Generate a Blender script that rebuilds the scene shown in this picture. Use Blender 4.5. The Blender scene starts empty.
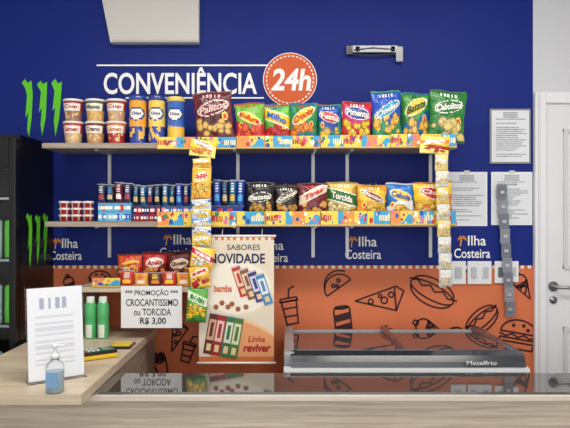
import bpy, math, random
from mathutils import Vector, Matrix, geometry
random.seed(7)
F=600.0; CZ=1.42; DW=3.3
def X(px,d=DW): return (px-285)*d/F
def Z(py,d=DW): return CZ-(py-214)*d/F
def Y(d): return d-DW
def lin(c):
    o=[]
    for k in c[:3]:
        k=max(0,min(255,k))/255.0
        o.append(k/12.92 if k<=0.04045 else ((k+0.055)/1.055)**2.4)
    return (o[0],o[1],o[2],1.0)
# ---------------------------------------------------------------- materials
MATS={}
def attr_mat(name,rough=0.6,metal=0.0,coat=0.0,bump=0.0,bscale=60,var=0.06,spec=0.5,ior=1.5):
    m=bpy.data.materials.new(name); m.use_nodes=True
    nt=m.node_tree; b=nt.nodes['Principled BSDF']
    a=nt.nodes.new('ShaderNodeAttribute'); a.attribute_name='Col'
    tc=nt.nodes.new('ShaderNodeTexCoord')
    n=nt.nodes.new('ShaderNodeTexNoise'); n.inputs['Scale'].default_value=7; n.inputs['Detail'].default_value=4
    nt.links.new(tc.outputs['Object'],n.inputs['Vector'])
    mr=nt.nodes.new('ShaderNodeMapRange'); mr.inputs[3].default_value=1-var; mr.inputs[4].default_value=1+var
    nt.links.new(n.outputs['Fac'],mr.inputs[0])
    vm=nt.nodes.new('ShaderNodeVectorMath'); vm.operation='SCALE'
    nt.links.new(a.outputs['Color'],vm.inputs[0]); nt.links.new(mr.outputs[0],vm.inputs['Scale'])
    nt.links.new(vm.outputs[0],b.inputs['Base Color'])
    b.inputs['Roughness'].default_value=rough; b.inputs['Metallic'].default_value=metal
    b.inputs['Coat Weight'].default_value=coat; b.inputs['IOR'].default_value=ior
    b.inputs['Specular IOR Level'].default_value=spec
    if bump>0:
        n2=nt.nodes.new('ShaderNodeTexNoise'); n2.inputs['Scale'].default_value=bscale; n2.inputs['Detail'].default_value=3
        nt.links.new(tc.outputs['Object'],n2.inputs['Vector'])
        bp=nt.nodes.new('ShaderNodeBump'); bp.inputs['Strength'].default_value=bump; bp.inputs['Distance'].default_value=0.01
        nt.links.new(n2.outputs['Fac'],bp.inputs['Height']); nt.links.new(bp.outputs[0],b.inputs['Normal'])
    MATS[name]=m
    return b
attr_mat('matte',0.65)
attr_mat('paint',0.55,bump=0.05,bscale=150,var=0.03,spec=0.25)
attr_mat('print',0.55,var=0.02,spec=.3)
attr_mat('foil',0.26,coat=0.2,bump=0.9,bscale=30,var=0.1)
attr_mat('gloss',0.18,coat=0.3)
attr_mat('darkgloss',0.3,spec=.35)
attr_mat('metal',0.3,metal=1.0)
attr_mat('blackglass',0.03,ior=2.0,spec=0.9,var=0.02)
pb=attr_mat('plastic',0.15); pb.inputs['Transmission Weight'].default_value=.45; pb.inputs['IOR'].default_value=1.2
def wood(name,c1,c2,sx=1.2,sz=22,rough=0.5):
    m=bpy.data.materials.new(name); m.use_nodes=True; nt=m.node_tree; b=nt.nodes['Principled BSDF']
    tc=nt.nodes.new('ShaderNodeTexCoord'); mp=nt.nodes.new('ShaderNodeMapping')
    mp.inputs['Scale'].default_value=(sx,sz,sz)
    n=nt.nodes.new('ShaderNodeTexNoise'); n.inputs['Scale'].default_value=2.2; n.inputs['Detail'].default_value=8; n.inputs['Distortion'].default_value=0.5
    r=nt.nodes.new('ShaderNodeValToRGB'); r.color_ramp.elements[0].position=0.3; r.color_ramp.elements[1].position=0.7
    r.color_ramp.elements[0].color=lin(c1); r.color_ramp.elements[1].color=lin(c2)
    nt.links.new(tc.outputs['Object'],mp.inputs[0]); nt.links.new(mp.outputs[0],n.inputs['Vector'])
    nt.links.new(n.outputs['Fac'],r.inputs[0]); nt.links.new(r.outputs[0],b.inputs['Base Color'])
    bp=nt.nodes.new('ShaderNodeBump'); bp.inputs['Strength'].default_value=0.1
    nt.links.new(n.outputs['Fac'],bp.inputs['Height']); nt.links.new(bp.outputs[0],b.inputs['Normal'])
    b.inputs['Roughness'].default_value=rough; MATS[name]=m
wood('wood',(134,121,107),(176,162,146))
wood('woodfront',(168,154,138),(204,192,176),sx=1.6,sz=45)
wood('woodlight',(184,166,142),(212,196,172),rough=0.4)
wood('woodedge',(196,186,172),(218,208,194),rough=0.4)
g=bpy.data.materials.new('clear'); g.use_nodes=True; b=g.node_tree.nodes['Principled BSDF']
b.inputs['Transmission Weight'].default_value=1; b.inputs['Roughness'].default_value=0.03; b.inputs['IOR'].default_value=1.25
b.inputs['Base Color'].default_value=(0.92,0.97,1,1); MATS['clear']=g
g=bpy.data.materials.new('lamp_tube'); g.use_nodes=True; b=g.node_tree.nodes['Principled BSDF']
b.inputs['Emission Color'].default_value=(0.8,1,0.85,1); b.inputs['Emission Strength'].default_value=4.0; MATS['lamp']=g
# ---------------------------------------------------------------- builder
TC={}
def text_geo(body,bold,shear):
    k=(body,bold,shear)
    if k in TC: return TC[k]
    c=bpy.data.curves.new('t','FONT'); c.body=body; c.size=1; c.offset=bold; c.shear=shear; c.resolution_u=4
    o=bpy.data.objects.new('t',c); bpy.context.scene.collection.objects.link(o)
    bpy.context.view_layer.update()
    dg=bpy.context.evaluated_depsgraph_get()
    me=bpy.data.meshes.new_from_object(o.evaluated_get(dg))
    vs=[(v.co.x,v.co.y) for v in me.vertices]; fs=[tuple(p.vertices) for p in me.polygons]
    bpy.data.objects.remove(o); bpy.data.curves.remove(c); bpy.data.meshes.remove(me)
    x0=min(v[0] for v in vs);x1=max(v[0] for v in vs);y0=min(v[1] for v in vs);y1=max(v[1] for v in vs)
    vs=[((a-x0)/(x1-x0),(b_-y0)/(y1-y0)) for a,b_ in vs]
    TC[k]=(vs,fs); return TC[k]
class B:
    def __init__(s): s.v=[];s.f=[];s.c=[];s.m=[];s.s=[]
    def add(s,vs,fs,col,mat='matte',smooth=False,M=None):
        o=len(s.v)
        for v in vs:
            v=Vector(v)
            if M is not None: v=M@v
            s.v.append(v)
        for i,f in enumerate(fs):
            s.f.append([a+o for a in f]); s.c.append(col[i] if isinstance(col,list) else col); s.m.append(mat); s.s.append(smooth)
    def box(s,x0,x1,y0,y1,z0,z1,col,mat='matte',M=None,ch=0.0):
        if x0>x1:x0,x1=x1,x0
        if y0>y1:y0,y1=y1,y0
        if z0>z1:z0,z1=z1,z0
        if ch<=0:
            vs=[(x0,y0,z0),(x1,y0,z0),(x1,y1,z0),(x0,y1,z0),(x0,y0,z1),(x1,y0,z1),(x1,y1,z1),(x0,y1,z1)]
            fs=[(0,3,2,1),(4,5,6,7),(0,1,5,4),(1,2,6,5),(2,3,7,6),(3,0,4,7)]
            s.add(vs,fs,col,mat,False,M); return
        import bmesh
        bm=bmesh.new(); bmesh.ops.create_cube(bm,size=1)
        for v in bm.verts: v.co=Vector(((x0+x1)/2+v.co.x*(x1-x0),(y0+y1)/2+v.co.y*(y1-y0),(z0+z1)/2+v.co.z*(z1-z0)))
        bmesh.ops.bevel(bm,geom=bm.edges[:],offset=ch,segments=2,profile=0.5,affect='EDGES')
        bm.verts.index_update()
        s.add([v.co.copy() for v in bm.verts],[[v.index for v in f.verts] for f in bm.faces],col,mat,False,M); bm.free()
    def patch(s,fn,nu,nv,colfn,mat='print',smooth=True,M=None,flip=False):
        vs=[fn(i/nu,j/nv) for j in range(nv+1) for i in range(nu+1)]
        fs=[];cs=[]
        for j in range(nv):
            for i in range(nu):
                a=j*(nu+1)+i; q=(a,a+1,a+nu+2,a+nu+1)
                fs.append(q[::-1] if flip else q); cs.append(colfn((i+.5)/nu,(j+.5)/nv) if callable(colfn) else colfn)
        s.add(vs,fs,cs,mat,smooth,M)
    def flat(s,x0,x1,z0,z1,y,colfn,nu=1,nv=1,mat='print',M=None):
        s.patch(lambda u,v:(x0+(x1-x0)*u,y,z0+(z1-z0)*v),nu,nv,colfn,mat,False,M)
    def lathe(s,prof,cx,cy,cz,colfn,mat='gloss',n=28,M=None,smooth=True):
        np_=len(prof)
        vs=[(cx+r*math.cos(2*math.pi*i/n-math.pi),cy+r*math.sin(2*math.pi*i/n-math.pi),cz+z) for r,z in prof for i in range(n)]
        fs=[];cs=[]
        for j in range(np_-1):
            for i in range(n):
                a=j*n+i;b_=j*n+(i+1)%n
                fs.append((a,b_,b_+n,a+n)); 
                cs.append(colfn((i+.5)/n*2 if i<n/2 else ((i+.5)/n*2-1),(prof[j][1]+prof[j+1][1])/2,j) if callable(colfn) else colfn)
        fs.append(tuple(range(n-1,-1,-1))); cs.append(cs[0])
        fs.append(tuple((np_-1)*n+i for i in range(n))); cs.append(cs[n*(np_-2)])
        s.add(vs,fs,cs,mat,smooth,M)
    def tube(s,p0,p1,r,col,mat='metal',n=12):
        p0=Vector(p0);p1=Vector(p1);d=p1-p0
        M=Matrix.Translation(p0)@d.to_track_quat('Z','Y').to_matrix().to_4x4()
        s.lathe([(r,0),(r,d.length)],0,0,0,col,mat,n,M)
    def poly(s,pts,fm,col,mat='print'):
        P=[Vector((a,b_,0)) for a,b_ in pts]
        tr=geometry.tessellate_polygon([P]); fs=[]
        for t in tr:
            a,b_,c=[P[i] for i in t]
            cr=(b_-a).cross(c-a).z
            fs.append(tuple(t) if cr>0 else tuple(t[::-1]))
        s.add([fm(a,b_) for a,b_ in pts],fs,col,mat)
    def disc(s,cx,cy,r,fm,col,mat='print',n=40,ry=None):
        ry=ry or r
        s.poly([(cx+r*math.cos(2*math.pi*i/n),cy+ry*math.sin(2*math.pi*i/n)) for i in range(n)],fm,col,mat)
    def stroke(s,pts,w,fm,col,closed=False,mat='print'):
        n=len(pts); P=[Vector(p) for p in pts]
        if closed: P.append(P[0])
        L=[];R=[]
        m=len(P)
        for i in range(m):
            if closed: a=P[(i-1)%(m-1)]; b_=P[(i+1) if i<m-1 else 1]
            else: a=P[max(i-1,0)]; b_=P[min(i+1,m-1)]
            t1=(P[i]-a); t2=(b_-P[i])
            t1=t1.normalized() if t1.length>1e-9 else t2.normalized()
            t2=t2.normalized() if t2.length>1e-9 else t1
            t=(t1+t2)
            t=t.normalized() if t.length>1e-6 else t1
            nn=Vector((-t.y,t.x)); k=1/max(0.45,abs(nn.dot(Vector((-t1.y,t1.x)))))
            L.append(P[i]+nn*w/2*k);R.append(P[i]-nn*w/2*k)
        vs=[fm(p.x,p.y) for p in R]+[fm(p.x,p.y) for p in L]
        s.add(vs,[(i,i+1,m+i+1,m+i) for i in range(m-1)],col,mat)
    def text(s,body,x0,x1,z0,z1,y,col,bold=0.0,shear=0.0,fm=None,mat='print',M=None):
        vs,fs=text_geo(body,bold,shear)
        out=[]
        for a,b_ in vs:
            p=(x0+(x1-x0)*a,z0+(z1-z0)*b_)
            out.append(fm(*p) if fm else (p[0],y,p[1]))
        s.add(out,fs,col,mat,False,M)
    def finish(s,name,M=None):
        xs=[v.x for v in s.v];ys=[v.y for v in s.v];zs=[v.z for v in s.v]
        o=Vector(((min(xs)+max(xs))/2,(min(ys)+max(ys))/2,min(zs)))
        me=bpy.data.meshes.new(name); me.from_pydata([v-o for v in s.v],[],s.f)
        used=[]
        for m in s.m:
            if m not in used: used.append(m)
        for m in used: me.materials.append(MATS[m])
        ca=me.color_attributes.new('Col','FLOAT_COLOR','CORNER')
        buf=[];cache={}
        for p in me.polygons:
            p.material_index=used.index(s.m[p.index]); p.use_smooth=s.s[p.index]
            c=tuple(s.c[p.index])
            if c not in cache: cache[c]=lin(c)
            for _ in p.vertices: buf.extend(cache[c])
        ca.data.foreach_set('color',buf)
        me.update()
        ob=bpy.data.objects.new(name,me); ob.location=o
        bpy.context.scene.collection.objects.link(ob); return ob
W_=(235,235,232)
NAVY=(6,34,122); ORNG=(212,116,76); DK=(58,26,34)
XR=X(533); ZO=Z(268)
RX=2.25; LX=-2.0; FY=-5.2; CH=2.9
# ---------------------------------------------------------------- room
b=B(); b.box(LX,RX,FY,0.12,-0.1,0,(150,145,138),'gloss'); b.finish('floor')
b=B(); b.box(LX,RX,FY,0.12,CH,CH+0.1,(240,240,238),'paint'); b.finish('ceiling')
b=B(); b.box(LX-0.1,LX,FY,0.12,0,CH,(225,225,225),'paint'); b.finish('wall_left')
b=B(); b.box(RX,RX+0.1,FY,0.12,0,CH,(225,225,225),'paint'); b.finish('wall_right')
b=B()
b.box(LX,XR,0,0.12,ZO,CH,NAVY,'paint')
b.box(LX,X(538),0,0.12,0,ZO,ORNG,'paint')
b.box(XR,RX,0,0.12,ZO,CH,(206,208,212),'paint')
b.box(X(538),RX,0,0.12,0,ZO,(206,208,212),'paint')
b.finish('wall_back')
def wm(y): 
    return lambda a,c:(X(a),y,Z(-c))
# mural border
b=B()
x=48;i=0
while x<538:
    b.flat(X(x),X(min(x+3.5,538)),Z(268.5),Z(265.5),-0.002,(235,225,205) if i%2 else (205,95,55)); x+=3.5;i+=1
b.finish('trim_1')
# ---------------------------------------------------------------- mural doodles
def circ(cx,cy,rx,ry=None,n=18,a0=0,a1=360):
    ry=ry or rx
    return [(cx+rx*math.cos(math.radians(a0+(a1-a0)*i/n)),cy+ry*math.sin(math.radians(a0+(a1-a0)*i/n))) for i in range(n+1)]
mur=B()
def doodle(lines,cx,cy,s,rot=0,fills=[]):
    r=math.radians(rot)
    def T(p): return (cx+s*(p[0]*math.cos(r)-p[1]*math.sin(r)), -cy+s*(p[0]*math.sin(r)+p[1]*math.cos(r)))
    for l in fills: mur.poly([T(p) for p in l],wm(-0.0015),DK)
    for l in lines: mur.stroke([T(p) for p in l],1.7,wm(-0.002),DK)
drink=[[(-.38,.35),(.38,.35),(.28,-.8),(-.28,-.8),(-.38,.35)],[(-.45,.35),(.45,.35),(.4,.5),(-.4,.5),(-.45,.35)],[(0,.5),(.1,.95),(.4,1.05)],[(-.34,.0),(.34,.0)],[(-.31,-.4),(.31,-.4)]]
pizza=[[(-1,-.35),(.75,-.5),(.95,.35),(.6,.5),(-1,-.35)],[(.75,-.5),(.55,.42)],circ(.2,-.15,.13),circ(.0,-.0,.07),circ(.45,.12,.11),circ(-.35,-.28,.1)]
hot=[circ(0,0,1,.32,24),[(-1.1,.08),(-.8,.22),(-.5,.05),(-.2,.22),(.1,.05),(.4,.22),(.7,.05),(1.1,.15)],circ(0,-.05,.95,.5,16,190,350),circ(0,.1,.95,.45,16,10,170)]
burger=[circ(0,.1,.9,.65,18,0,180),[(-.9,.1),(.9,.1)],[(-.95,0),(-.6,-.12),(-.3,.02),(0,-.12),(.3,.02),(.6,-.12),(.95,0)],[(-.9,-.2),(.9,-.2),(.9,-.38),(-.9,-.38),(-.9,-.2)],[(-.85,-.42),(-.8,-.7),(.8,-.7),(.85,-.42)],circ(-.3,.45,.05),circ(.2,.5,.05),circ(.45,.3,.05)]
taco=[circ(0,-.3,.9,.85,20,0,180),[(-.9,-.3),(.9,-.3)],circ(.12,-.15,.9,.9,20,30,160),circ(-.2,0,.1),circ(.25,.1,.1),circ(0,-.15,.08)]
can=[[(-.4,.8),(.4,.8),(.45,.65),(.45,-.7),(.38,-.85),(-.38,-.85),(-.45,-.7),(-.45,.65),(-.4,.8)],[(-.45,.35),(.45,.5)],[(-.45,-.5),(.45,-.35)],circ(0,.82,.35,.08)]
cone=[[(-.4,.1),(0,-1),(.4,.1),(-.4,.1)],circ(0,.3,.42,.4),[(-.25,-.2),(.2,.1)],[(-.12,-.6),(.3,-.1)],[(.2,-.25),(-.2,.1)],circ(.05,.75,.14)]
fries=[[(-.45,.1),(-.35,-.9),(.35,-.9),(.45,.1),(0,-.1),(-.45,.1)]]+[[(a,.05),(a-.03,.6+.15*math.sin(a*17)),(a+.1,.62+.15*math.sin(a*17)),(a+.12,.02)] for a in (-.42,-.22,-.02,.18,.32)]
doodle(drink,290,308,20,10)
doodle(taco,336,284,16,35)
doodle(pizza,380,296,24,-8)
doodle(hot,432,292,24,-28)
doodle(can,343,322,18,6,fills=[[(-.45,.3),(.45,.45),(.45,.15),(-.45,.0)],[(-.45,-.2),(.45,-.05),(.45,-.35),(-.45,-.5)]])
doodle(hot,482,320,19,40)
doodle(burger,518,335,20,-10)
doodle(cone,428,328,18,70)
doodle(fries,385,336,14,-20)
doodle(burger,310,342,12,8)
doodle(taco,455,336,12,-15)
doodle(cone,522,285,16,30)
doodle(pizza,175,335,16,60)
doodle(fries,160,362,14,15)
doodle(burger,100,280,12,0)
doodle(hot,228,345,18,30)
doodle(drink,188,350,15,-15)
doodle(cone,70,285,12,20)
doodle(fries,262,290,10,20)
doodle(taco,470,276,9,10)
mur.finish('wall_mural')
# ---------------------------------------------------------------- sign
b=B(); y=-0.006
WH=(248,248,248)
b.text('CONVENIÊNCIA',X(104),X(257),Z(94.5),Z(67.5),y,WH,bold=0.02)
b.flat(X(97),X(268),Z(66.3),Z(64.8),y,WH)
b.flat(X(126),X(264),Z(98.8),Z(97.4),y,WH)
m=wm(-0.008); b.disc(290,-80,27,m,WH)
b.disc(290,-80,26.2,wm(-0.010),(216,96,46))
for k in range(36):
    a=2*math.pi*k/36
    pts=[(290+23.4*math.cos(a+t),-80+23.4*math.sin(a+t)) for t in (0,.05,.1)]
    b.stroke(pts,1.2,wm(-0.0115),WH)
b.text('24h',X(271),X(311),Z(91),Z(69),-0.012,WH,bold=0.03,shear=0.15)
b.finish('wall_sign')
# claw emblems
claws=[[(0,.93),(.08,1),(.14,.93),(.24,.97),(.27,.72),(.24,.3),(.18,0),(.13,.12),(.16,.42),(.09,.33),(.13,.72),(.08,.85)],
[(.37,.9),(.46,.97),(.52,.91),(.62,.95),(.61,.7),(.59,.35),(.5,.02),(.46,.2),(.49,.5),(.42,.42),(.47,.78)],
[(.72,.93),(.82,1),(.88,.92),(.98,.95),(.95,.6),(.91,.3),(.82,.0),(.78,.28),(.82,.5),(.75,.45),(.8,.8)]]
GN=(100,205,40)
b=B()
for c in claws: b.poly([(22+p[0]*41,-(137-p[1]*58)) for p in c],wm(-0.004),GN)
b.finish('claw_emblem')
# coast logo
def coast(px0,px1,py0,py1,cut=0):
    b=B(); w=px1-px0; h=py1-py0; my=wm(-0.004)
    b.text('Ilha',X(px0+w*.38),X(px0+w*.88),Z(py0+h*.5),Z(py0+h*.1),-0.004,WH,bold=.01)
    b.text('Costeira',X(px0),X(px1),Z(py1),Z(py0+h*.62),-0.004,WH,bold=.01)
    cx=px0+w*.2;cy=-(py0+h*.28)
    b.stroke([(cx-1,cy-h*.25),(cx-.5,cy-h*.05),(cx+.8,cy+h*.08)],1.1,my,(230,170,70))
    for a in (10,60,120,170,-25,205):
        r=math.radians(a); b.stroke([(cx+.8,cy+h*.08),(cx+.8+3*math.cos(r),cy+h*.08+2.4*math.sin(r)),(cx+.8+4.6*math.cos(r),cy+h*.08+2.6*math.sin(r)-1.5)],.8,my,(235,150,60))
    return b.finish('wall_logo')
coast(345,381,234,259); coast(454,490,233,258); coast(160,196,232,257); coast(50,82,236,260); coast(252,288,238,262)
# white panel at top
b=B()
P=[(103,6),(113,-45),(200,-45),(200,6)]
fr=[(X(a),-0.05,Z(-c)) for a,c in P]; bk=[(X(a),-0.001,Z(-c)) for a,c in P]
b.add(fr+bk,[(0,1,2,3),(4,7,6,5),(0,4,5,1),(1,5,6,2),(2,6,7,3),(3,7,4,0)],(206,204,198),'paint')
b.box(X(115),X(199),-0.056,-0.05,Z(44.5),Z(42.5),(190,188,184),'paint')
b.finish('wall_panel')
# bracket
b=B()
b.box(X(350),X(397),-0.03,-0.018,Z(54),Z(46.5),(120,122,126),'metal',ch=.003)
for px in (355,390): b.box(X(px),X(px+4),-0.03,-0.001,Z(53),Z(48),(50,50,52),'matte')
b.box(X(346),X(352),-0.032,-0.016,Z(56),Z(47),(40,40,42),'gloss',ch=.002)
b.box(X(395),X(402),-0.034,-0.016,Z(63),Z(48),(170,172,175),'gloss',ch=.003)
b.stroke([(352,-55.5),(372,-56.5),(396,-55)],1.6,wm(-0.026),(30,30,34))
b.stroke([(353,-51.5),(372,-49.5),(394,-51)],1.4,wm(-0.0305),(45,45,50))
b.finish('wall_bracket')
# ---------------------------------------------------------------- door
b=B(); DZ=Z(93)
b.box(X(533),X(544),-0.03,-0.001,0,DZ,(228,228,231),'paint',ch=.004)
b.box(X(544),RX-.02,-0.03,-0.001,DZ-.06,DZ,(228,228,231),'paint',ch=.004)
b.box(X(536),X(538),-0.036,-0.03,0,DZ-.01,(215,215,218),'paint')
b.box(X(544),RX-.03,-0.012,-0.001,0.005,DZ-.06,(222,222,226),'paint')
for z0,z1 in ((0.12,.80),(1.12,DZ-.2)):
    xa,xb=X(562),RX-.15
    for (a,c,d_,e) in ((xa,xa+.02,z0,z1),(xb-.02,xb,z0,z1)): b.box(a,c,-0.022,-0.012,d_,e,(205,205,210),'paint')
    for zz in (z0,z1-.02): b.box(xa,xb,-0.0215,-0.012,zz,zz+.02,(205,205,210),'paint')
hx,hz=X(552),Z(286)
M=Matrix.Translation((hx,-0.012,hz))@Matrix.Rotation(math.pi/2,4,'X')
b.lathe([(.027,0),(.027,.008),(.012,.012),(.011,.05)],0,0,0,(150,150,155),'metal',20,M)
b.tube((hx-.005,-.06,hz),(hx+.13,-.064,hz-.005),.009,(165,165,170))
b.lathe([(.02,0),(.02,.008)],0,0,0,(150,150,155),'metal',20,Matrix.Translation((hx,-0.012,hz-.075))@Matrix.Rotation(math.pi/2,4,'X'))
b.finish('door_1')
# ---------------------------------------------------------------- documents
def doc(px0,px1,py0,py1,frame=None,seed=1,name='wall_notice'):
    b=B(); rr=random.Random(seed)
    rows=[(rr.uniform(.5,.95),rr.random()) for _ in range(60)]
    PB=(222,225,230)
    def cf(u,v):
        k=int((1-v)*(py1-py0)*.9); ln,sk=rows[k%60]
        if u<.1 or v<.08 or v>.95: return PB
        if v>.84: return (120,122,135) if .3<u<.7 and k%2==0 else PB
        if k%2==0 and sk>.15 and u<ln: return (165,168,176) if rr.random()<.75 else (130,134,144)
        return PB
    x0,x1,z0,z1=X(px0),X(px1),Z(py1),Z(py0)
    if frame: 
        b.box(x0,x1,-.012,-.001,z0,z1,frame,'gloss',ch=.002); x0+=.01;x1-=.01;z0+=.01;z1-=.01
        b.flat(x0,x1,z0,z1,-.0135,cf,36,50)
    else:
        b.box(x0,x1,-.004,-.001,z0,z1,(235,236,238)); b.flat(x0+.008,x1-.008,z0+.008,z1-.008,-.005,cf,36,50)
        b.box((x0+x1)/2-.015,(x0+x1)/2+.015,-.007,-.004,z1-.012,z1+.008,(210,210,205),'gloss')
    return b.finish(name)
doc(489,530,109,164,(130,132,138),2,'framed_certificate')
doc(446,487,172,226,None,3); doc(491,532,172,225,None,4)
# switches
for i,(a,c,bb,e) in enumerate(((450,465.5,261,284),(467,491,261,284),(494,505,261,283),(508,518,261,282))):
    b=B(); b.box(X(a),X(c),-.012,-.001,Z(e),Z(bb),(228,230,232),'gloss',ch=.003)
    n=2 if i==1 else 1
    for k in range(n):
        w=(c-a)/n; b.box(X(a+w*k+w*.28),X(a+w*k+w*.72),-.017,-.012,Z(e-6),Z(bb+6),(185,188,192) if i!=2 else (90,95,100),'gloss',ch=.002)
    b.finish('light_switch')
# ---------------------------------------------------------------- shelves
DS=3.0; YS=Y(DS)
ZU=Z(143,DS); ZL=Z(221.5,DS)
def shelf(z,px0,px1,br):
    b=B()
    b.box(X(px0,DS),X(px1,DS),YS,-.001,z-.026,z,W_,'wood')
    for p in br:
        x=X(p)
        b.box(x-.009,x+.009,-.012,-.001,z-.2,z-.026,(205,208,212),'gloss')
        b.box(x-.007,x+.007,-.24,-.012,z-.034,z-.026,(195,198,202),'gloss')
    return b.finish('wall_shelf')
shelf(ZU,42,457,(110,238,313,347,430)); shelf(ZL,45,457,(110,238,313,347,430))
# ---------------------------------------------------------------- price strips
def strip(px0,px1,py0,py1,d,seed=0,name='promo_strip'):
    b=B(); rr=random.Random(seed); n=max(1,round((px1-px0)/26))
    ty=[(k+seed)%3 for k in range(n+1)]
    BLU=(70,165,210); YE=(240,212,90); OR_=(235,150,80); CR=(240,230,195)
    x0,x1=X(px0,d),X(px1,d); z0,z1=Z(py1,d),Z(py0,d); y=Y(d)
    sh=[(rr.uniform(.2,.45),rr.uniform(.6,.85)) for _ in range(n+1)]
    dots=[(rr.uniform(0,n),rr.uniform(.15,.9),rr.uniform(.03,.09),rr.choice([(200,60,60),(250,245,230),(60,140,90),(250,220,100),(225,120,160),(40,90,170)])) for _ in range(n*10)]
    def cf(u,v):
        t=u*n; i=min(n-1,int(t)); f=t-i; a,c=sh[i]
        if v<.12: return (215,180,95)
        if f<.03: return (190,150,70)
        if ty[i]==0 and f>.55 and .35<v<.75 and int(f*40)%3: return CR
        if ty[i]==1 and f<.5 and .35<v<.7 and int(f*40)%3: return (190,60,60)
        for dx,dv,dr,dc in dots:
            if abs(t-dx)<dr and (t-dx)**2+((v-dv)*.45)**2<dr*dr: return dc
        if ty[i]==0:
            return BLU if f>.3 else YE
        if ty[i]==1: return YE if f<.75 else BLU
        return (YE if v>.5+.3*math.sin(f*9) else BLU) if f>.45 else OR_
    b.box(x0,x1,y+.001,YS-.0005 if d<DS else y+.004,z0,z1,(230,215,170),'print')
    b.flat(x0,x1,z0,z1,y,cf,int((px1-px0)*1.6),18)
    return b.finish(name)
for k_,(a,c,o1,o2) in enumerate(((157,236,0,0),(236.5,320,-.6,-.8),(320.5,390,-1,-1.2),(390.5,456,-1.5,-1.6))):
    strip(a,c,137+o1*2,149+o1,2.99,k_+1); strip(a,c,212+o2*.8,227+o2,2.99,k_+5)
# ---------------------------------------------------------------- bags
def bag_design(base,acc,logo,food,seed,txt=(255,255,255),letters=True):
    rr=random.Random(seed*13+5)
    bl=[(rr.uniform(.1,.9),rr.uniform(.1,.4),rr.uniform(.04,.11),rr.uniform(.6,1.3)) for _ in range(14)]
    ph=rr.uniform(0,6); st=seed%5; tl=rr.choice([-1,1])*rr.uniform(.08,.4); cen=rr.uniform(.6,.74); eh=rr.uniform(.11,.17); ew=rr.uniform(.36,.46)
    band=rr.random()<.35; foodtop=rr.uniform(.0,.12)
    lw=[rr.random()>.3 for _ in range(14)]
    dk=lambda c,k:tuple(int(q*k) for q in c)
    bx=rr.choice([.2,.8]); by=rr.uniform(.4,.5)
    def f(u,v):
        if v>.96 or v<.035: return tuple(int(k*.7+25) for k in acc)
        vc=cen+tl*(u-.5)
        e=abs(v-vc)/eh if band else ((u-.5)/ew)**2+((v-vc)/eh)**2
        if e<.8:
            if letters:
                vv=(v-vc)/.15
                if abs(vv)<.5 and .14<u<.86:
                    k=int((u-.14)/.72*13)
                    if lw[k] or abs(vv)<.15 or abs(vv)>.38: return txt
            return logo
        if e<1: return (240,236,222)
        for x,y,r,sh in bl:
            q=((u-x)/1.2)**2*sh+((y+foodtop-v))**2
            if q<r*r*.45: return food
            if q<r*r*.8: return dk(food,.8)
            if q<r*r: return dk(food,.5)
        if .88<v<.93 and .25<u<.75 and int(u*20)%2: return txt
        q=(u-bx)**2*1.3+(v-by)**2
        if q<.007: return (225,60,50) if q<.003 else (250,230,90)
        if st==0 and v<.47+.13*math.sin(u*4+ph): return acc
        if st==1 and v<.3+.35*u+.05*math.sin(u*9): return acc
        if st==2:
            a=math.atan2(v-.35,u-.5)
            if int((a+3.2)*3.2)%2: return tuple(int(p*.7+q_*.3) for p,q_ in zip(base,acc))
            if v<.25: return acc
        if st==3 and (abs(u-.5)>.36+.08*math.sin(v*7+ph) or v<.3): return acc
        if st==4 and v<.6-.4*u: return acc
        if st==4 and v>.86+.04*math.sin(u*12): return acc
        if v<.55: return dk(base,.85)
        return base
    f.tilt=tl; f.txt=txt; f.cen=cen; f.eh=eh; f.ew=ew; return f
def bag(px0,px1,py,zb,d,df,rot=0,tilt=0,t=None,name='snack_bag',nu=34,nv=46,word=None,wb=.03,lean=0):
    b=B(); w=(px1-px0)*d/F; z1=Z(py,d)
    zb=zb+.0015+abs(math.sin(math.radians(tilt)))*w/2; h=z1-zb; t=t or min(.075,w*.44)
    ph=random.uniform(0,6)
    def T(u,v):
        k=max(0,1-(2*u-1)**2)**.6*max(0,math.sin(math.pi*min(1,max(0,(v-.03)/.94))))**.42
        ed=max(0,abs(v-.5)*2-.35)
        wr=1+.08*math.sin(u*15+ph+v*6)*math.sin(v*13+ph)+.16*math.sin(u*27+ph*2+v*5)*ed+.06*math.sin(v*31+ph)*abs(2*u-1)
        return t/2*k*wr
    def W(u,v): return (u-.5)*w*(1-.08*math.sin(math.pi*v)+.015*math.sin(v*23+ph)+.012*math.sin(v*9+ph*3))
    def H(u,v): return (v+(.012*math.sin(u*7+ph) if v>.5 else 0)*(v-.5)*2)*h
    M=Matrix.Translation((X((px0+px1)/2,d),Y(d),zb))@Matrix.Rotation(math.radians(rot),4,'Z')
    if tilt: 
        M=M@Matrix.Translation((0,0,h/2))@Matrix.Rotation(math.radians(tilt),4,'Y')@Matrix.Translation((0,0,-h/2))
    if lean: M=M@Matrix.Rotation(math.radians(-lean),4,'X')
    b.patch(lambda u,v:(W(u,v),-T(u,v),H(u,v)),nu,nv,df,'foil',True,M)
    b.patch(lambda u,v:(W(u,v),T(u,v),H(u,v)),nu//2,nv//2,df,'foil',True,M,flip=True)
    if word:
        tl=df.tilt; c0=df.cen-df.eh*.5; c1=df.cen+df.eh*.5; a0=.5-df.ew*.85; a1=.5+df.ew*.85
        b.text(word,a0,a1,c0,c1,0,df.txt,bold=wb,shear=.15,M=M,fm=lambda u,v:(W(u,v+tl*(u-.5)),-T(u,v+tl*(u-.5))-.0045,(v+tl*(u-.5))*h))
    return b.finish(name)
Yw=(250,205,45);Rd=(205,35,40);Gr=(35,140,60);Bl=(20,95,190);Mg=(205,30,95);Chip=(240,190,75);Br=(90,30,28);Lg=(130,190,60);Or=(240,135,35);Wt=(244,240,226)
D1=3.06
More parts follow.
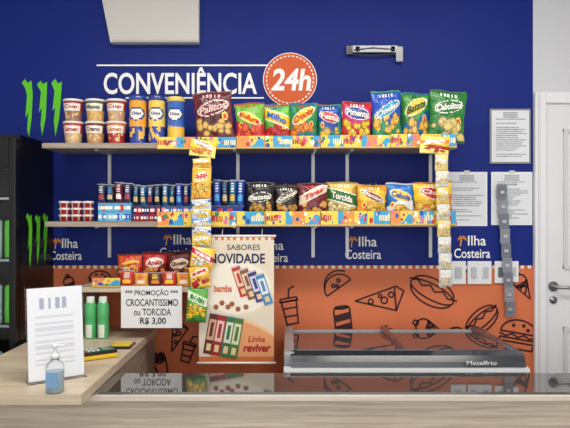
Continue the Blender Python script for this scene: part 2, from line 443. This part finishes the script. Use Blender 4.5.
ru=random.uniform
WD=['Fofura','Milho','Crocks','Festa','Pimenta','Anéis','Queijo','Batata','Salsa','Tiras','Torcida','Bacon','Cebola','Chips']
UB=[(235,265,103,(120,185,60),Rd,Yw,(235,90,50),Rd),(263,291,105,(110,195,70),(210,50,40),Yw,Rd,Bl),(289,318,103,Gr,(30,115,205),Yw,Or,Rd),
(316,343,105,(25,80,185),(30,140,120),Rd,Chip,Wt),(341,372,102,(215,40,110),(200,35,50),(30,60,160),Yw,Wt)]
for i,(a,c,t,ba,ac,lo,fo,tx) in enumerate(UB): bag(a,c,t,ZU,3.05+.022*(i%2),bag_design(ba,ac,lo,fo,i+20,tx,False),rot=ru(-6,6),tilt=ru(-4,4),word=WD[i])
for (a,c,k) in ((250,277,31),(277,303,32),(303,330,33),(328,356,34)): bag(a,c,104,ZU,3.18,bag_design((Mg,Rd,Bl,Or)[k-31],(Bl,Yw,Rd,Gr)[k-31],Yw,Chip,k,Rd))
bag(371,402,91,ZU,3.05,bag_design((20,80,190),(20,140,90),(35,160,200),Chip,40,Wt,False),rot=3,tilt=-2,word='Ondas')
bag(400,430,93,ZU,3.08,bag_design((60,150,50),(15,100,150),Yw,Chip,41,(20,90,60),False),rot=-3,tilt=2,word='Batata')
bag(428,466,91,ZU,3.05,bag_design((30,130,50),(20,105,45),(25,115,45),(225,200,120),42,(248,248,238),False),rot=2,tilt=4,t=.06,word='Cebolitos')
bag(194,234,92,ZU,3.05,bag_design((95,22,34),(110,28,36),(120,30,40),(230,185,90),43,(235,200,190),False),tilt=-5,t=.06,word='Palitos')
# cups / cans
def cup(pxc,wpx,z0,h,d,c1,c2,name='noodle_cup',word='Cup',rot=0):
    b=B(); r=wpx*d/F/2
    prof=[(r*.74,0),(r*.76,.004)]+[(r*(.76+.2*k/16),.004+(h*.9-.004)*k/16) for k in range(1,17)]+[(r,h*.91),(r,h*.97),(r*.97,h),(r*.9,h)]
    rr=random.Random(int(pxc*3+z0*100)); bl=[(rr.uniform(.2,.8),rr.uniform(.15,.42)) for _ in range(7)]
    def cf(u,z,j):
        v=z/h
        if v>.9: return (230,227,220)
        if v<.1: return c2
        for x,y in bl:
            if (u-x)**2*2+(v-y)**2<.004: return (235,200,120)
        if .48<v<.8 and .15<u<.85: return (240,235,225)
        if v<.45: return c2
        return c1
    b.lathe(prof,X(pxc,d),Y(d),z0,cf,'gloss',40)
    def fm(u,v):
        a=(u-.5)*1.9; rr_=r*(.76+.2*(v-.035)/.87)+.0015
        return (X(pxc,d)+rr_*math.sin(a),Y(d)-rr_*math.cos(a),z0+v*h)
    b.text(word,.1,.9,.54,.74,0,c1,bold=.03,fm=fm)
    return b.finish(name)
hc=.112
for i,(p,c1,c2) in enumerate(((73.5,(185,60,50),(205,170,140)),(95.5,(110,60,50),(190,140,100)),(116.5,(205,120,60),(170,50,45)))):
    cup(p,20.3,ZU+.001,hc,3.06,c1,c2,word=('Lámen','Cremo','Lámen')[i]); cup(p,20.3,ZU+hc+.0015,hc,3.06,[(175,45,45),(85,95,65),(170,60,40)][i],[(150,110,90),(205,160,90),(190,150,120)][i],word=('Cup','Massa','Cup')[i])
def chipcan(pxc,wpx,z0,h,d,c1,c2,c3,name='chip_can'):
    b=B(); r=wpx*d/F/2
    prof=[(r*.96,0),(r,.003)]+[(r*.97,.006+(h*.9-.006)*k/24) for k in range(25)]+[(r,h*.905),(r*1.02,h*.93),(r*1.02,h*.985),(r*.97,h),(r*.5,h)]
    rr=random.Random(int(pxc)); bl=[(rr.uniform(.15,.85),rr.uniform(.08,.33)) for _ in range(8)]
    def cf(u,z,j):
        v=z/h
        if v>.89: return c3
        for x,y in bl:
            if (u-x)**2+(v-y)**2<.004: return Chip
        e=((u-.5)/.36)**2+((v-.62)/.14)**2
        if e<.6: return Wt
        if e<1: return (30,60,140)
        if v<.36: return c2
        return c1
    b.lathe(prof,X(pxc,d),Y(d),z0,cf,'gloss',40)
    def fm(u,v):
        a=(u-.5)*1.9; return (X(pxc,d)+(r*.97+.0012)*math.sin(a),Y(d)-(r*.97+.0012)*math.cos(a),z0+v*h)
    b.text('Chips',.2,.8,.58,.66,0,(25,40,120),bold=.03,fm=fm)
    return b.finish(name)
chipcan(138,17.5,ZU+.001,Z(97,3.06)-ZU,3.06,(235,165,50),(30,60,150),(40,70,150))
chipcan(157,17.2,ZU+.001,Z(97,3.06)-ZU,3.06,(240,205,90),(40,70,160),(40,60,140))
chipcan(176,17.5,ZU+.001,Z(98,3.06)-ZU,3.06,(50,100,185),(235,190,60),(225,200,90))
# lower shelf: tins
b=B()
for i in range(3):
    for k in range(3):
        cx=X(64.5+i*11.8,3.05); r=.0275; z=ZL+k*.034+.001
        b.lathe([(r*.85,0),(r,.022),(r*1.05,.024),(r*1.05,.0325),(r*.9,.034)],cx,Y(3.05)+ (k%2)*.002,z,(lambda u,zz,j:(225,220,215) if j>=2 else ((165,25,35) if int(u*9)%3 else (230,200,190))),'gloss',20)
b.finish('dessert_cups')
def carton(b,px0,px1,z0,z1,d,dep,c1,c2):
    x0,x1=X(px0,d),X(px1,d); y=Y(d)
    b.box(x0,x1,y,y+dep,z0,z1,c1,'print',ch=.002)
    rr=random.Random(int(px0*7+z0*99))
    pat=[rr.random() for _ in range(40)]
    def cf(u,v):
        if v<.15 or v>.88: return c1
        if .3<v<.7 and pat[int(u*28)]>.35: return Wt
        if pat[int(u*9)+5]>.6: return c2
        return c1
    b.flat(x0+.002,x1-.002,z0+.002,z1-.002,y-.0008,cf,32,10)
def packs(b,px0,px1,zb,pyt,d,n,cols,rows=2):
    w=(px1-px0)/n
    for i in range(n):
        xc=X(px0+w*(i+.5),d); ww=w*d/F*.94; z1=Z(pyt,d)+random.uniform(-.008,.008); h=z1-zb; c=cols[i%len(cols)]; sl=random.uniform(-.004,.004)
        for row in range(rows):
            yy=Y(d)+.02+row*.04
            def cf(u,v,c=c,i=i):
                if v>.94 or v<.05: return (165,168,178)
                if .5<v<.88 and .25<u<.7 and int(v*30)%3: return c[1]
                if .2<v<.45 and (u-.5)**2+((v-.32)*1.6)**2<.09: return c[2]
                return c[0]
            T=lambda u,v:.014*max(0,1-(2*u-1)**2)**.5*max(0,math.sin(math.pi*v))**.3
            b.patch(lambda u,v:(xc+(u-.5)*ww+sl*(v-.5),yy-T(u,v),zb+v*h),10,24,cf,'foil',True)
            b.patch(lambda u,v:(xc+(u-.5)*ww+sl*(v-.5),yy+T(u,v),zb+v*h),10,24,cf,'foil',True,flip=True)
NV=((22,30,75),(210,210,220),(170,60,60)); BK=((18,22,34),(70,150,210),(200,180,140)); TL=((15,85,130),(230,230,230),(220,180,80)); BL=((20,65,160),(225,225,230),(80,170,220)); PK=((90,20,45),(230,195,205),(240,230,220))
k=.0455; b=B(); e=.001
carton(b,98,131,ZL+e,ZL+k,3.02,.16,(110,185,220),(30,90,190)); carton(b,98,131,ZL+k+e,ZL+2*k,3.02,.16,(90,170,215),(190,50,60))
carton(b,132,160,ZL+e,ZL+.036,3.02,.16,(150,30,45),(20,40,120)); carton(b,132,160,ZL+.036+e,ZL+.076,3.02,.16,(25,40,100),(190,50,60))
carton(b,161,196,ZL+e,ZL+.036,3.03,.16,(40,130,140),(210,210,120)); carton(b,161,196,ZL+.036+e,ZL+.074,3.03,.16,(30,100,170),(230,120,150))
carton(b,197,243,ZL+e,ZL+.074,3.03,.16,(30,60,140),(200,60,60))
packs(b,96,131,ZL+2*k+.001,183,3.04,4,[NV,BK,PK,NV]); packs(b,131.5,160,ZL+.077,184,3.04,4,[BK,TL,NV,BK]); 
packs(b,161,196,ZL+.075,184,3.04,5,[TL,BK,BL,NV,TL]); packs(b,197,244,ZL+.075,180,3.04,6,[BL,NV,BL,BK,TL,BL])
b.finish('biscuit_and_wafer_display')
LB=[(245,275,182,(22,20,26),(30,26,32),(70,60,70),(200,150,60),Wt),(273,300,186,(34,26,28),(24,22,26),(90,70,40),(210,150,70),Wt),(298,328,183,(120,25,38),(90,20,30),(235,210,190),(240,170,80),Rd),
(326,358,182,(225,195,90),(190,150,60),(40,110,50),(245,225,160),Wt),(356,387,185,(250,200,55),(235,150,40),(150,50,30),Chip,Wt),(385,415,183,(45,125,205),(235,235,235),Yw,Chip,Bl),
(413,453,182,(250,200,45),(225,120,40),Rd,Chip,Wt)]
for i,(a,c,t,ba,ac,lo,fo,tx) in enumerate(LB): bag(a,c,t,ZL,3.05+.022*(i%2),bag_design(ba,ac,lo,fo,i+60,tx,False),rot=ru(-6,6),tilt=ru(-4,4),word=WD[i+7])
for i,(a,c) in enumerate(((260,287),(288,314),(314,342),(344,372),(374,400),(402,430))): bag(a,c,184,ZL,3.18,bag_design([(40,30,40),(150,40,40),(200,160,60),Or,Bl,Yw][i],(80,40,40),Yw,Chip,130+i,Rd),nu=20,nv=26)
# ---------------------------------------------------------------- side wooden counter + low shelf
ZS=Z(287,DS); ZW=.80
b=B()
b.box(-1.25,-.70,Y(2.06),-.001,ZW-.035,ZW,W_,'woodlight')
b.box(-.74,-.715,Y(2.52),-.001,0,ZW-.035,W_,'wood')
b.box(-1.22,-1.195,Y(2.52),-.001,0,ZW-.035,W_,'wood')
b.finish('side_counter')
b=B()
b.box(X(82,DS)-.022,X(200,DS),YS,-.001,ZS-.026,ZS,W_,'woodlight')
b.box(X(82,DS)-.022,X(82,DS)-.002,YS+.01,-.001,ZW+.0005,ZS-.026,W_,'wood')
b.box(X(195)-.01,X(195)+.01,-.012,-.001,ZS-.12,ZS-.026,(200,202,206),'gloss')
b.finish('snack_shelf')
for i,(a,c,t,ba,ac,lo,fo,tx) in enumerate([(117,143,254,(225,90,40),(170,30,30),Yw,(245,190,120),Rd),(142,168,252,(200,40,40),(110,25,30),Wt,(240,150,70),Rd),(167,193,251,(120,40,40),(65,25,25),(240,210,180),(210,130,70),Br)]):
    bag(a,c,t,ZS,3.14,bag_design(ba,ac,lo,fo,i+90,tx,False),rot=ru(-5,5),tilt=ru(-3,3),word=WD[i+4])
strip(92,120,278,287,2.995,14)
b=B(); packs(b,119,190,ZS+.001,272,3.0,5,[((200,50,40),Wt,Yw),((235,160,50),Rd,Wt),((90,30,30),Yw,Or)],1); b.finish('candy_packs')
# promo sign
b=B(); d=2.975; x0,x1,z0,z1=X(121,d),X(182,d),Z(328,d),Z(286,d); y=Y(d)
b.box(x0,x1,y,y+.003,z0,z1,(232,232,234),'print')
b.box((x0+x1)/2-.012,(x0+x1)/2+.012,y+.003,YS-.0005,z1-.03,z1-.005,(220,220,220),'gloss')
tt=lambda s_,a,c,p,q,bo:b.text(s_,X(a,d),X(c,d),Z(q,d),Z(p,d),y-.001,(25,25,30),bold=bo)
tt('*** PROMOÇÃO ***',125,178,289,296.5,.01); tt('CROCANTISSIMO',126,178,299,306,.01); tt('ou TORCIDA',134,171,308.5,315.5,.01); tt('R$ 3,00',140,166,317.5,325,.02)
b.finish('promotion_sign')
# ---------------------------------------------------------------- banner
b=B(); d=2.965; y=Y(d); q0,q1,r0,r1=199,274,236,363
def cf(u,v):
    px=q0+(q1-q0)*u; py=r1-(r1-r0)*v
    if py<240.5: return (215,120,65) if int(u*24)%2 else (232,222,200)
    if py>357: return (205,110,65)
    w1=330+12*math.sin(u*3.6+3.0)
    if py>w1 and u>.15: return (226,158,108) if py>w1+3 else (238,190,140)
    if ((px-237)/34)**2+((py-288)/26)**2<1: return (240,232,216)
    if ((px-237)/37)**2+((py-288)/29)**2<1: return (228,216,192)
    return (222,210,190)
x0,x1,z0,z1=X(q0,d),X(q1,d),Z(r1,d),Z(r0,d)
b.flat(x0,x1,z0,z1,y,cf,75,120,'print'); b.box(x0,x1,y+.001,y+.003,z0,z1,(225,218,205),'print')
for pz in (r0,r1): b.tube((X(q0-2,d),y+.001,Z(pz,d)),(X(q1+2,d),y+.001,Z(pz,d)),.006,(235,232,225),'gloss')
for pz in (222,262): b.tube((X(pz,d),y,Z(r0,d)),(X(pz,d),YS+.02,ZL-.0262),.0015,(220,220,220),'gloss')
bm=lambda yy:(lambda a,c:(X(a,d),yy,Z(-c,d)))
b.text('SABORES',X(227,d),X(260,d),Z(250,d),Z(244.5,d),y-.001,(90,85,90),bold=.01)
b.text('NOVIDADE',X(209,d),X(265,d),Z(263.5,d),Z(253.5,d),y-.001,(30,38,80),bold=.025)
def bar(cx,cy,w,h,rot,c,c2,yy):
    r=math.radians(rot)
    def T(p): return (cx+p[0]*math.cos(r)-p[1]*math.sin(r),-cy+p[0]*math.sin(r)+p[1]*math.cos(r))
    b.poly([T(p) for p in ((-w/2,-h/2),(w/2,-h/2),(w/2,h/2),(-w/2,h/2))],bm(yy),c)
    b.poly([T(p) for p in ((-w/2+1,-h/6),(w/2-1,-h/6),(w/2-1,h/3),(-w/2+1,h/3))],bm(yy-.0005),c2)
    b.poly([T(p) for p in ((-w/2,h/2-1.5),(w/2,h/2-1.5),(w/2,h/2),(-w/2,h/2))],bm(yy-.0005),(200,195,195))
    b.poly([T(p) for p in ((-w/4,-h*.42),(w/4,-h*.42),(w/4,-h*.25),(-w/4,-h*.25))],bm(yy-.0005),(225,200,150))
    b.poly([T(p) for p in ((-w/6,-h*.08),(w/6,-h*.08),(w/6,h*.26),(-w/6,h*.26))],bm(yy-.001),c)
b.text('bamba',X(214,d),X(232,d),Z(292,d),Z(285,d),y-.001,(205,90,40),bold=.03)
for i,(cx,c,c2) in enumerate(((240,(195,60,60),(240,215,185)),(248,(140,90,60),(225,205,185)),(256,(70,60,130),(210,210,230)),(264,(70,140,190),(230,230,235)))):
    bar(cx,281+i*2.6,9,32,18,(c),c2,y-.002-i*.0006)
for i,(cx,c,c2) in enumerate(((211,(95,45,42),(205,160,135)),(219,(160,40,50),(225,190,180)),(228,(60,110,80),(215,220,190)),(236,(80,120,60),(210,215,180)))):
    bar(cx,333+i*1.5,9,42,-10,c,c2,y-.002-i*.0006)
for kx,ky in ((222,303),(228,307),(238,309),(246,307),(216,307),(232,304)): b.disc(kx,-ky,2.6,bm(y-.001),(160,95,60))
b.text('Linha',X(248,d),X(265,d),Z(342,d),Z(336,d),y-.001,(180,60,40),bold=.02,shear=.2)
b.text('reviver',X(243,d),X(271,d),Z(352,d),Z(344,d),y-.001,(170,40,40),bold=.04,shear=.2)
b.finish('promotional_banner')
# ---------------------------------------------------------------- hanging clip strips
def pillow(b,px0,px1,py0,py1,d,df,t=.03,rot=0):
    w=(px1-px0)*d/F; h=(py1-py0)*d/F
    T=lambda u,v:t/2*max(0,1-(2*u-1)**2)**.6*max(0,math.sin(math.pi*v))**.4*(1+.1*math.sin(u*14+v*11))
    M=Matrix.Translation((X((px0+px1)/2,d),Y(d),Z((py0+py1)/2,d)))@Matrix.Rotation(math.radians(rot),4,'Y')
    b.patch(lambda u,v:((u-.5)*w,-T(u,v),(v-.5)*h),20,28,df,'foil',True,M)
    b.patch(lambda u,v:((u-.5)*w,T(u,v),(v-.5)*h),9,12,df,'foil',True,M,flip=True)
b=B(); d=2.93
b.box(X(199,d),X(205,d),Y(d)+.017,Y(d)+.0185,Z(318,d),Z(140,d),(215,215,210),'gloss')
b.box(X(199,d),X(205,d),Y(d)+.0185,Y(2.99)-.0015,Z(146,d),Z(141,d),(225,225,220),'gloss')
YB=(250,212,60)
pillow(b,190,216,140,157,d,bag_design(YB,(250,225,120),Rd,Or,101),.02,8)
pillow(b,193,211,158,168,d,bag_design(YB,(230,200,90),Wt,Or,99),.02,-5)
pillow(b,192,211,167,199,d,bag_design((246,196,60),(235,160,50),(245,235,200),Chip,102,Rd),.03,2)
for k_ in range(5): pillow(b,192,211,199+k_*9,210+k_*9,d,bag_design([(205,208,220),(245,205,60),(100,160,215),(225,225,225),(245,205,70)][k_],(200,205,215),(60,100,170),Yw,103+k_),.02,-3+k_)
pillow(b,191,214,247,268,d,bag_design(YB,(240,185,60),Rd,Wt,108),.028,8)
pillow(b,190,210,266,288,d,bag_design((248,190,60),(245,210,90),Wt,Rd,109,Rd),.028,-8)
pillow(b,187,207,288,322,d,bag_design((90,175,60),(60,140,60),(230,240,210),Yw,110,Gr),.035,4)
b.finish('hanging_snack_strip')
b=B(); d=2.95
b.box(X(440,d),X(447,d),Y(d)+.012,Y(d)+.0135,Z(288,d),Z(140,d),(205,202,190),'gloss')
b.box(X(440,d),X(446,d),Y(d)+.0135,Y(2.99)-.0015,Z(146,d),Z(141,d),(215,215,210),'gloss')
pillow(b,420,449,136,154,d,bag_design(YB,(250,225,120),Or,Rd,120),.02,4)
cs=[(245,215,120),(225,220,205),(245,205,80),(218,215,205),(235,205,110),(212,214,216),(205,208,212),(210,210,210)]
for k_,c in enumerate(cs): pillow(b,435+k_*.6,448+k_*.6,154+k_*16.5,171+k_*16.5,d,bag_design(c,tuple(int(q*.93) for q in c),(200,190,170),(220,200,150),121+k_,(230,225,205)),.018,1)
b.finish('hanging_snack_strip')
# empty clear strip on wall
b=B()
for kk in range(9):
    a=185+kk*14.5; b.box(X(495+kk*1.1),X(505+kk*1.0),-.03,-.027,Z(a+14.6),Z(a),(175,180,190) if kk%2 else (150,156,168),'plastic')
    b.box(X(498+kk),X(502+kk),-.036,-.03,Z(a+9),Z(a+6),(190,192,195),'metal')
b.box(X(497),X(504),-.027,-.0055,Z(192),Z(187),(120,122,126),'matte'); b.box(X(505),X(511),-.027,-.001,Z(312),Z(300),(120,122,126),'matte')
b.finish('plastic_clip_strip')
# ---------------------------------------------------------------- fridge
b=B(); fx=-1.272; y0=Y(2.88); y1=-.004; zt=1.80
K=(10,11,14); DG='darkgloss'
b.box(fx-.02,fx,y0,y1,.02,zt,K,DG); b.box(LX+.02,fx-.02,y1-.02,y1,.02,zt,K,DG)
b.box(LX+.02,LX+.04,y0,y1-.02,.02,zt,K,DG); b.box(LX+.04,fx-.02,y0,y1-.02,zt-.14,zt,K,DG); b.box(LX+.04,fx-.02,y0,y1-.02,0.001,.2,K,DG)
for z in (.22,.55,.88,1.2,1.5): 
    b.box(LX+.05,fx-.03,y0+.03,y1-.03,z-.01,z,(190,195,200),'metal')
    if z<1.5:
        for i in range(8):
            cx=fx-.08-.08*i; b.lathe([(.028,0),(.033,.008),(.033,.18),(.025,.19)],cx,y0+.09,z,(lambda u,zz,j:(20,20,20) if zz<.04 else (90,200,40)) if i%2==0 else (200,205,210),'gloss',16)
b.box(fx-.036,fx-.026,y0+.004,y0+.015,.25,zt-.18,(255,255,255),'lamp')
yd=y0-.045
b.box(fx-.034,fx-.002,yd,y0-.002,.1,zt-.02,(16,16,20),DG,ch=.004)
b.box(LX+.03,LX+.08,yd,y0-.002,.1,zt-.02,(16,16,20),DG,ch=.004)
b.box(LX+.08,fx-.034,yd,y0-.002,.1,.17,(16,16,20),DG); b.box(LX+.08,fx-.034,yd,y0-.002,zt-.15,zt-.02,(16,16,20),DG)
b.box(LX+.08,fx-.034,yd+.015,yd+.02,.17,zt-.15,(255,255,255),'clear')
sm=lambda a,c:(fx+.002,y0+.06+a*.28,c)
for c in claws: b.poly([(p[0],Z(266,3.05)+p[1]*.27) for p in c],sm,GN)
for c in claws: b.poly([(p[0],.62+p[1]*.2) for p in c],sm,GN)
b.finish('drinks_fridge')
# ---------------------------------------------------------------- freezer
b=B(); x0,x1=-.005,1.05; yf=Y(2.58); yb=Y(3.24)
b.box(x0+.02,x1-.02,yf+.02,yb,.04,.715,(222,224,226),'gloss',ch=.01)
for sx in (x0+.06,x1-.1):
    for sy in (yf+.06,yb-.08): b.box(sx,sx+.04,sy,sy+.04,0,.04,(30,30,30))
def extr(pr,xa,xb,colr,mat,caps=True):
    n=len(pr); vs=[(xa,p[0],p[1]) for p in pr]+[(xb,p[0],p[1]) for p in pr]
    b.add(vs,[(i,n+i,n+i+1,i+1) for i in range(n-1)],colr,mat,False)
    if caps: b.add(vs,[tuple(range(n)),tuple(range(2*n-1,n-1,-1))],colr,mat)
extr([(yf+.02,.70),(yf-.006,.722),(yf-.012,.742),(yf-.006,.756),(yf+.02,.76)],x0,x1,(200,203,207),'gloss')
extr([(yf+.02,.76),(yf+.004,.761),(yf+.008,.782),(yf+.026,.805),(yf+.07,.818),(yf+.07,.742)],x0+.03,x1-.012,(40,43,50),'gloss')
gl=[(yf+.07,.742),(yf+.07,.82)]+[(yf+.07+(yb-yf-.11)*t/10,.82+.004*math.sin(math.pi*t/10)-.028*t/10) for t in range(1,11)]+[(yb-.04,.742)]
extr(gl,x0+.05,x1-.05,(60,64,70),'blackglass')
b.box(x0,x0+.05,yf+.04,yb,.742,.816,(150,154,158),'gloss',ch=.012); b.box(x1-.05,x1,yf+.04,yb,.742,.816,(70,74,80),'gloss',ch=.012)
b.box(x0+.05,x1-.05,yb-.04,yb,.742,.80,(150,154,158),'gloss',ch=.006)
b.box(x0+.001,x1-.001,yf+.02,yb,.713,.743,(175,178,182),'gloss')
b.box((x0+x1)/2-.012,(x0+x1)/2+.012,yf+.08,yb-.05,.80,.826,(60,64,70),'gloss',ch=.003)
b.text('Metalfrio',x1-.27,x1-.14,.771,.789,yf-.002,(225,228,232),bold=.01)
b.finish('chest_freezer')
# ---------------------------------------------------------------- front counter
ZC=.76; b=B(); yc0=Y(2.22); yc1=Y(2.49)
b.box(-1.9,1.6,yc0+.02,yc1-.02,0,ZC-.036,W_,'woodfront')
b.box(-1.9,1.6,yc0,yc1,ZC-.034,ZC-.01,W_,'woodedge',ch=.003)
b.box(-.695,1.55,yc0+.004,yc1-.002,ZC-.01,ZC,(70,66,64),'blackglass')
b.finish('service_counter')
# ---------------------------------------------------------------- items on side counter
def P(px,py): 
    d=(CZ-ZW)*F/(py-214); return X(px,d),Y(d),d
x,y,d=P(57,380)
M=Matrix.Translation((x,y,ZW))@Matrix.Rotation(math.radians(35),4,'Z')
b=B()
Mt=M@Matrix.Rotation(math.radians(-6),4,'X')
b.box(-.1,.1,-.003,-.001,.006,.345,(228,231,236),'print',M=Mt)
def cf(u,v):
    if .78<v<.9 and .2<u<.8: return (160,170,190) if int(u*14)%2 else (226,229,235)
    if .15<v<.7 and int(v*30)%2==0 and .12<u<.85: return (205,208,216)
    return (226,229,235)
b.flat(-.098,.098,.01,.34,-.0035,cf,24,40,'print',M=Mt)
b.box(-.105,.105,-.001,.002,.006,.35,W_,'clear',M=Mt); b.box(-.105,.105,-.02,.04,.0005,.004,W_,'clear',M=M)
b.finish('leaflet_holder')
x,y,d=P(55,392)
b=B(); 
b.lathe([(.027,0),(.031,.004),(.031,.085),(.027,.1),(.014,.112),(.013,.12)],x,y,ZW+.0005,(225,235,240),'clear',28)
b.lathe([(.026,.0),(.028,.003),(.028,.07),(.026,.072)],x,y,ZW+.003,(175,195,205),'gloss',24)
b.box(x-.02,x+.02,y-.0325,y-.030,ZW+.025,ZW+.075,(120,160,200),'print')
b.lathe([(.016,0),(.016,.016),(.006,.018),(.005,.035),(.01,.037),(.01,.047),(.006,.05)],x,y,ZW+.118,(225,228,230),'gloss',20)
b.box(x-.006,x+.035,y-.006,y+.006,ZW+.157,ZW+.166,(225,228,230),'gloss',ch=.002)
b.finish('sanitizer_bottle')
for px in (90.5,103):
    x,y,d=P(px,338); b=B(); r=.029; h=.208
    b.lathe([(r*.93,0),(r,.006),(r,.07),(r*.93,.085),(r,.1),(r,.165),(r*.75,.18),(r*.7,.182),(r*.7,h-.004),(r*.6,h)],x,y,ZW+.0005,
      (lambda u,z,j:(215,225,215) if z>.178 else ((230,235,225) if (.03<z<.06 and .3<u<.7) else (80,180,110))),'gloss',24)
    b.finish('green_bottle')
x,y,d=P(97,358)
M=Matrix.Translation((x,y,ZW))@Matrix.Rotation(math.radians(-55),4,'Z'); b=B()
b.box(-.04,.04,-.08,.08,.001,.02,(225,185,40),'gloss',M=M,ch=.006); b.box(-.037,.037,-.076,.078,.02,.036,(28,28,32),'gloss',M=M,ch=.005)
b.box(-.028,.028,.02,.065,.036,.038,(120,150,140),'gloss',M=M)
for i in range(3):
    for j in range(4): b.box(-.027+i*.02,-.013+i*.02,-.066+j*.019,-.054+j*.019,.036,.04,[(225,225,225),(60,160,70),(210,60,50),(230,190,50)][(i+j)%4 if j==0 else 0],'gloss',M=M)
b.finish('card_terminal')
x,y,d=P(122,347)
b=B(); b.box(x-.05,x+.05,y-.05,y+.06,ZW+.0005,ZW+.012,(30,30,34),'gloss',ch=.003); b.box(x-.042,x+.042,y-.04,y+.05,ZW+.012,ZW+.015,(220,190,60),'print'); b.finish('notebook')
# ---------------------------------------------------------------- lights
def area(name,loc,rot,sx,sy,e,col=(1,1,1)):
    l=bpy.data.lights.new(name,'AREA'); l.shape='RECTANGLE'; l.size=sx; l.size_y=sy; l.energy=e; l.color=col
    o=bpy.data.objects.new(name,l); o.location=loc; o.rotation_euler=rot; bpy.context.scene.collection.objects.link(o)
area('ceiling_light',(-.6,-1.6,CH-.03),(0,0,0),1.2,.3,25,(1,.96,.9))
area('ceiling_light',(.9,-1.6,CH-.03),(0,0,0),1.2,.3,25,(1,.96,.9))
area('front_fill',(0.2,-5.0,1.5),(math.radians(90),0,0),3.6,2.2,56,(1,.98,.96))  # broad fill added behind the camera to brighten the counter front and room
w=bpy.data.worlds.new('World'); bpy.context.scene.world=w; w.use_nodes=True
w.node_tree.nodes['Background'].inputs[0].default_value=(.95,.97,1,1); w.node_tree.nodes['Background'].inputs[1].default_value=.55
# camera
c=bpy.data.cameras.new('Camera'); c.sensor_width=36; c.lens=36*F/570
o=bpy.data.objects.new('Camera',c); o.location=(0,-DW,CZ); o.rotation_euler=(math.radians(90),0,0)
bpy.context.scene.collection.objects.link(o); bpy.context.scene.camera=o
bpy.context.scene.view_settings.view_transform='Standard'
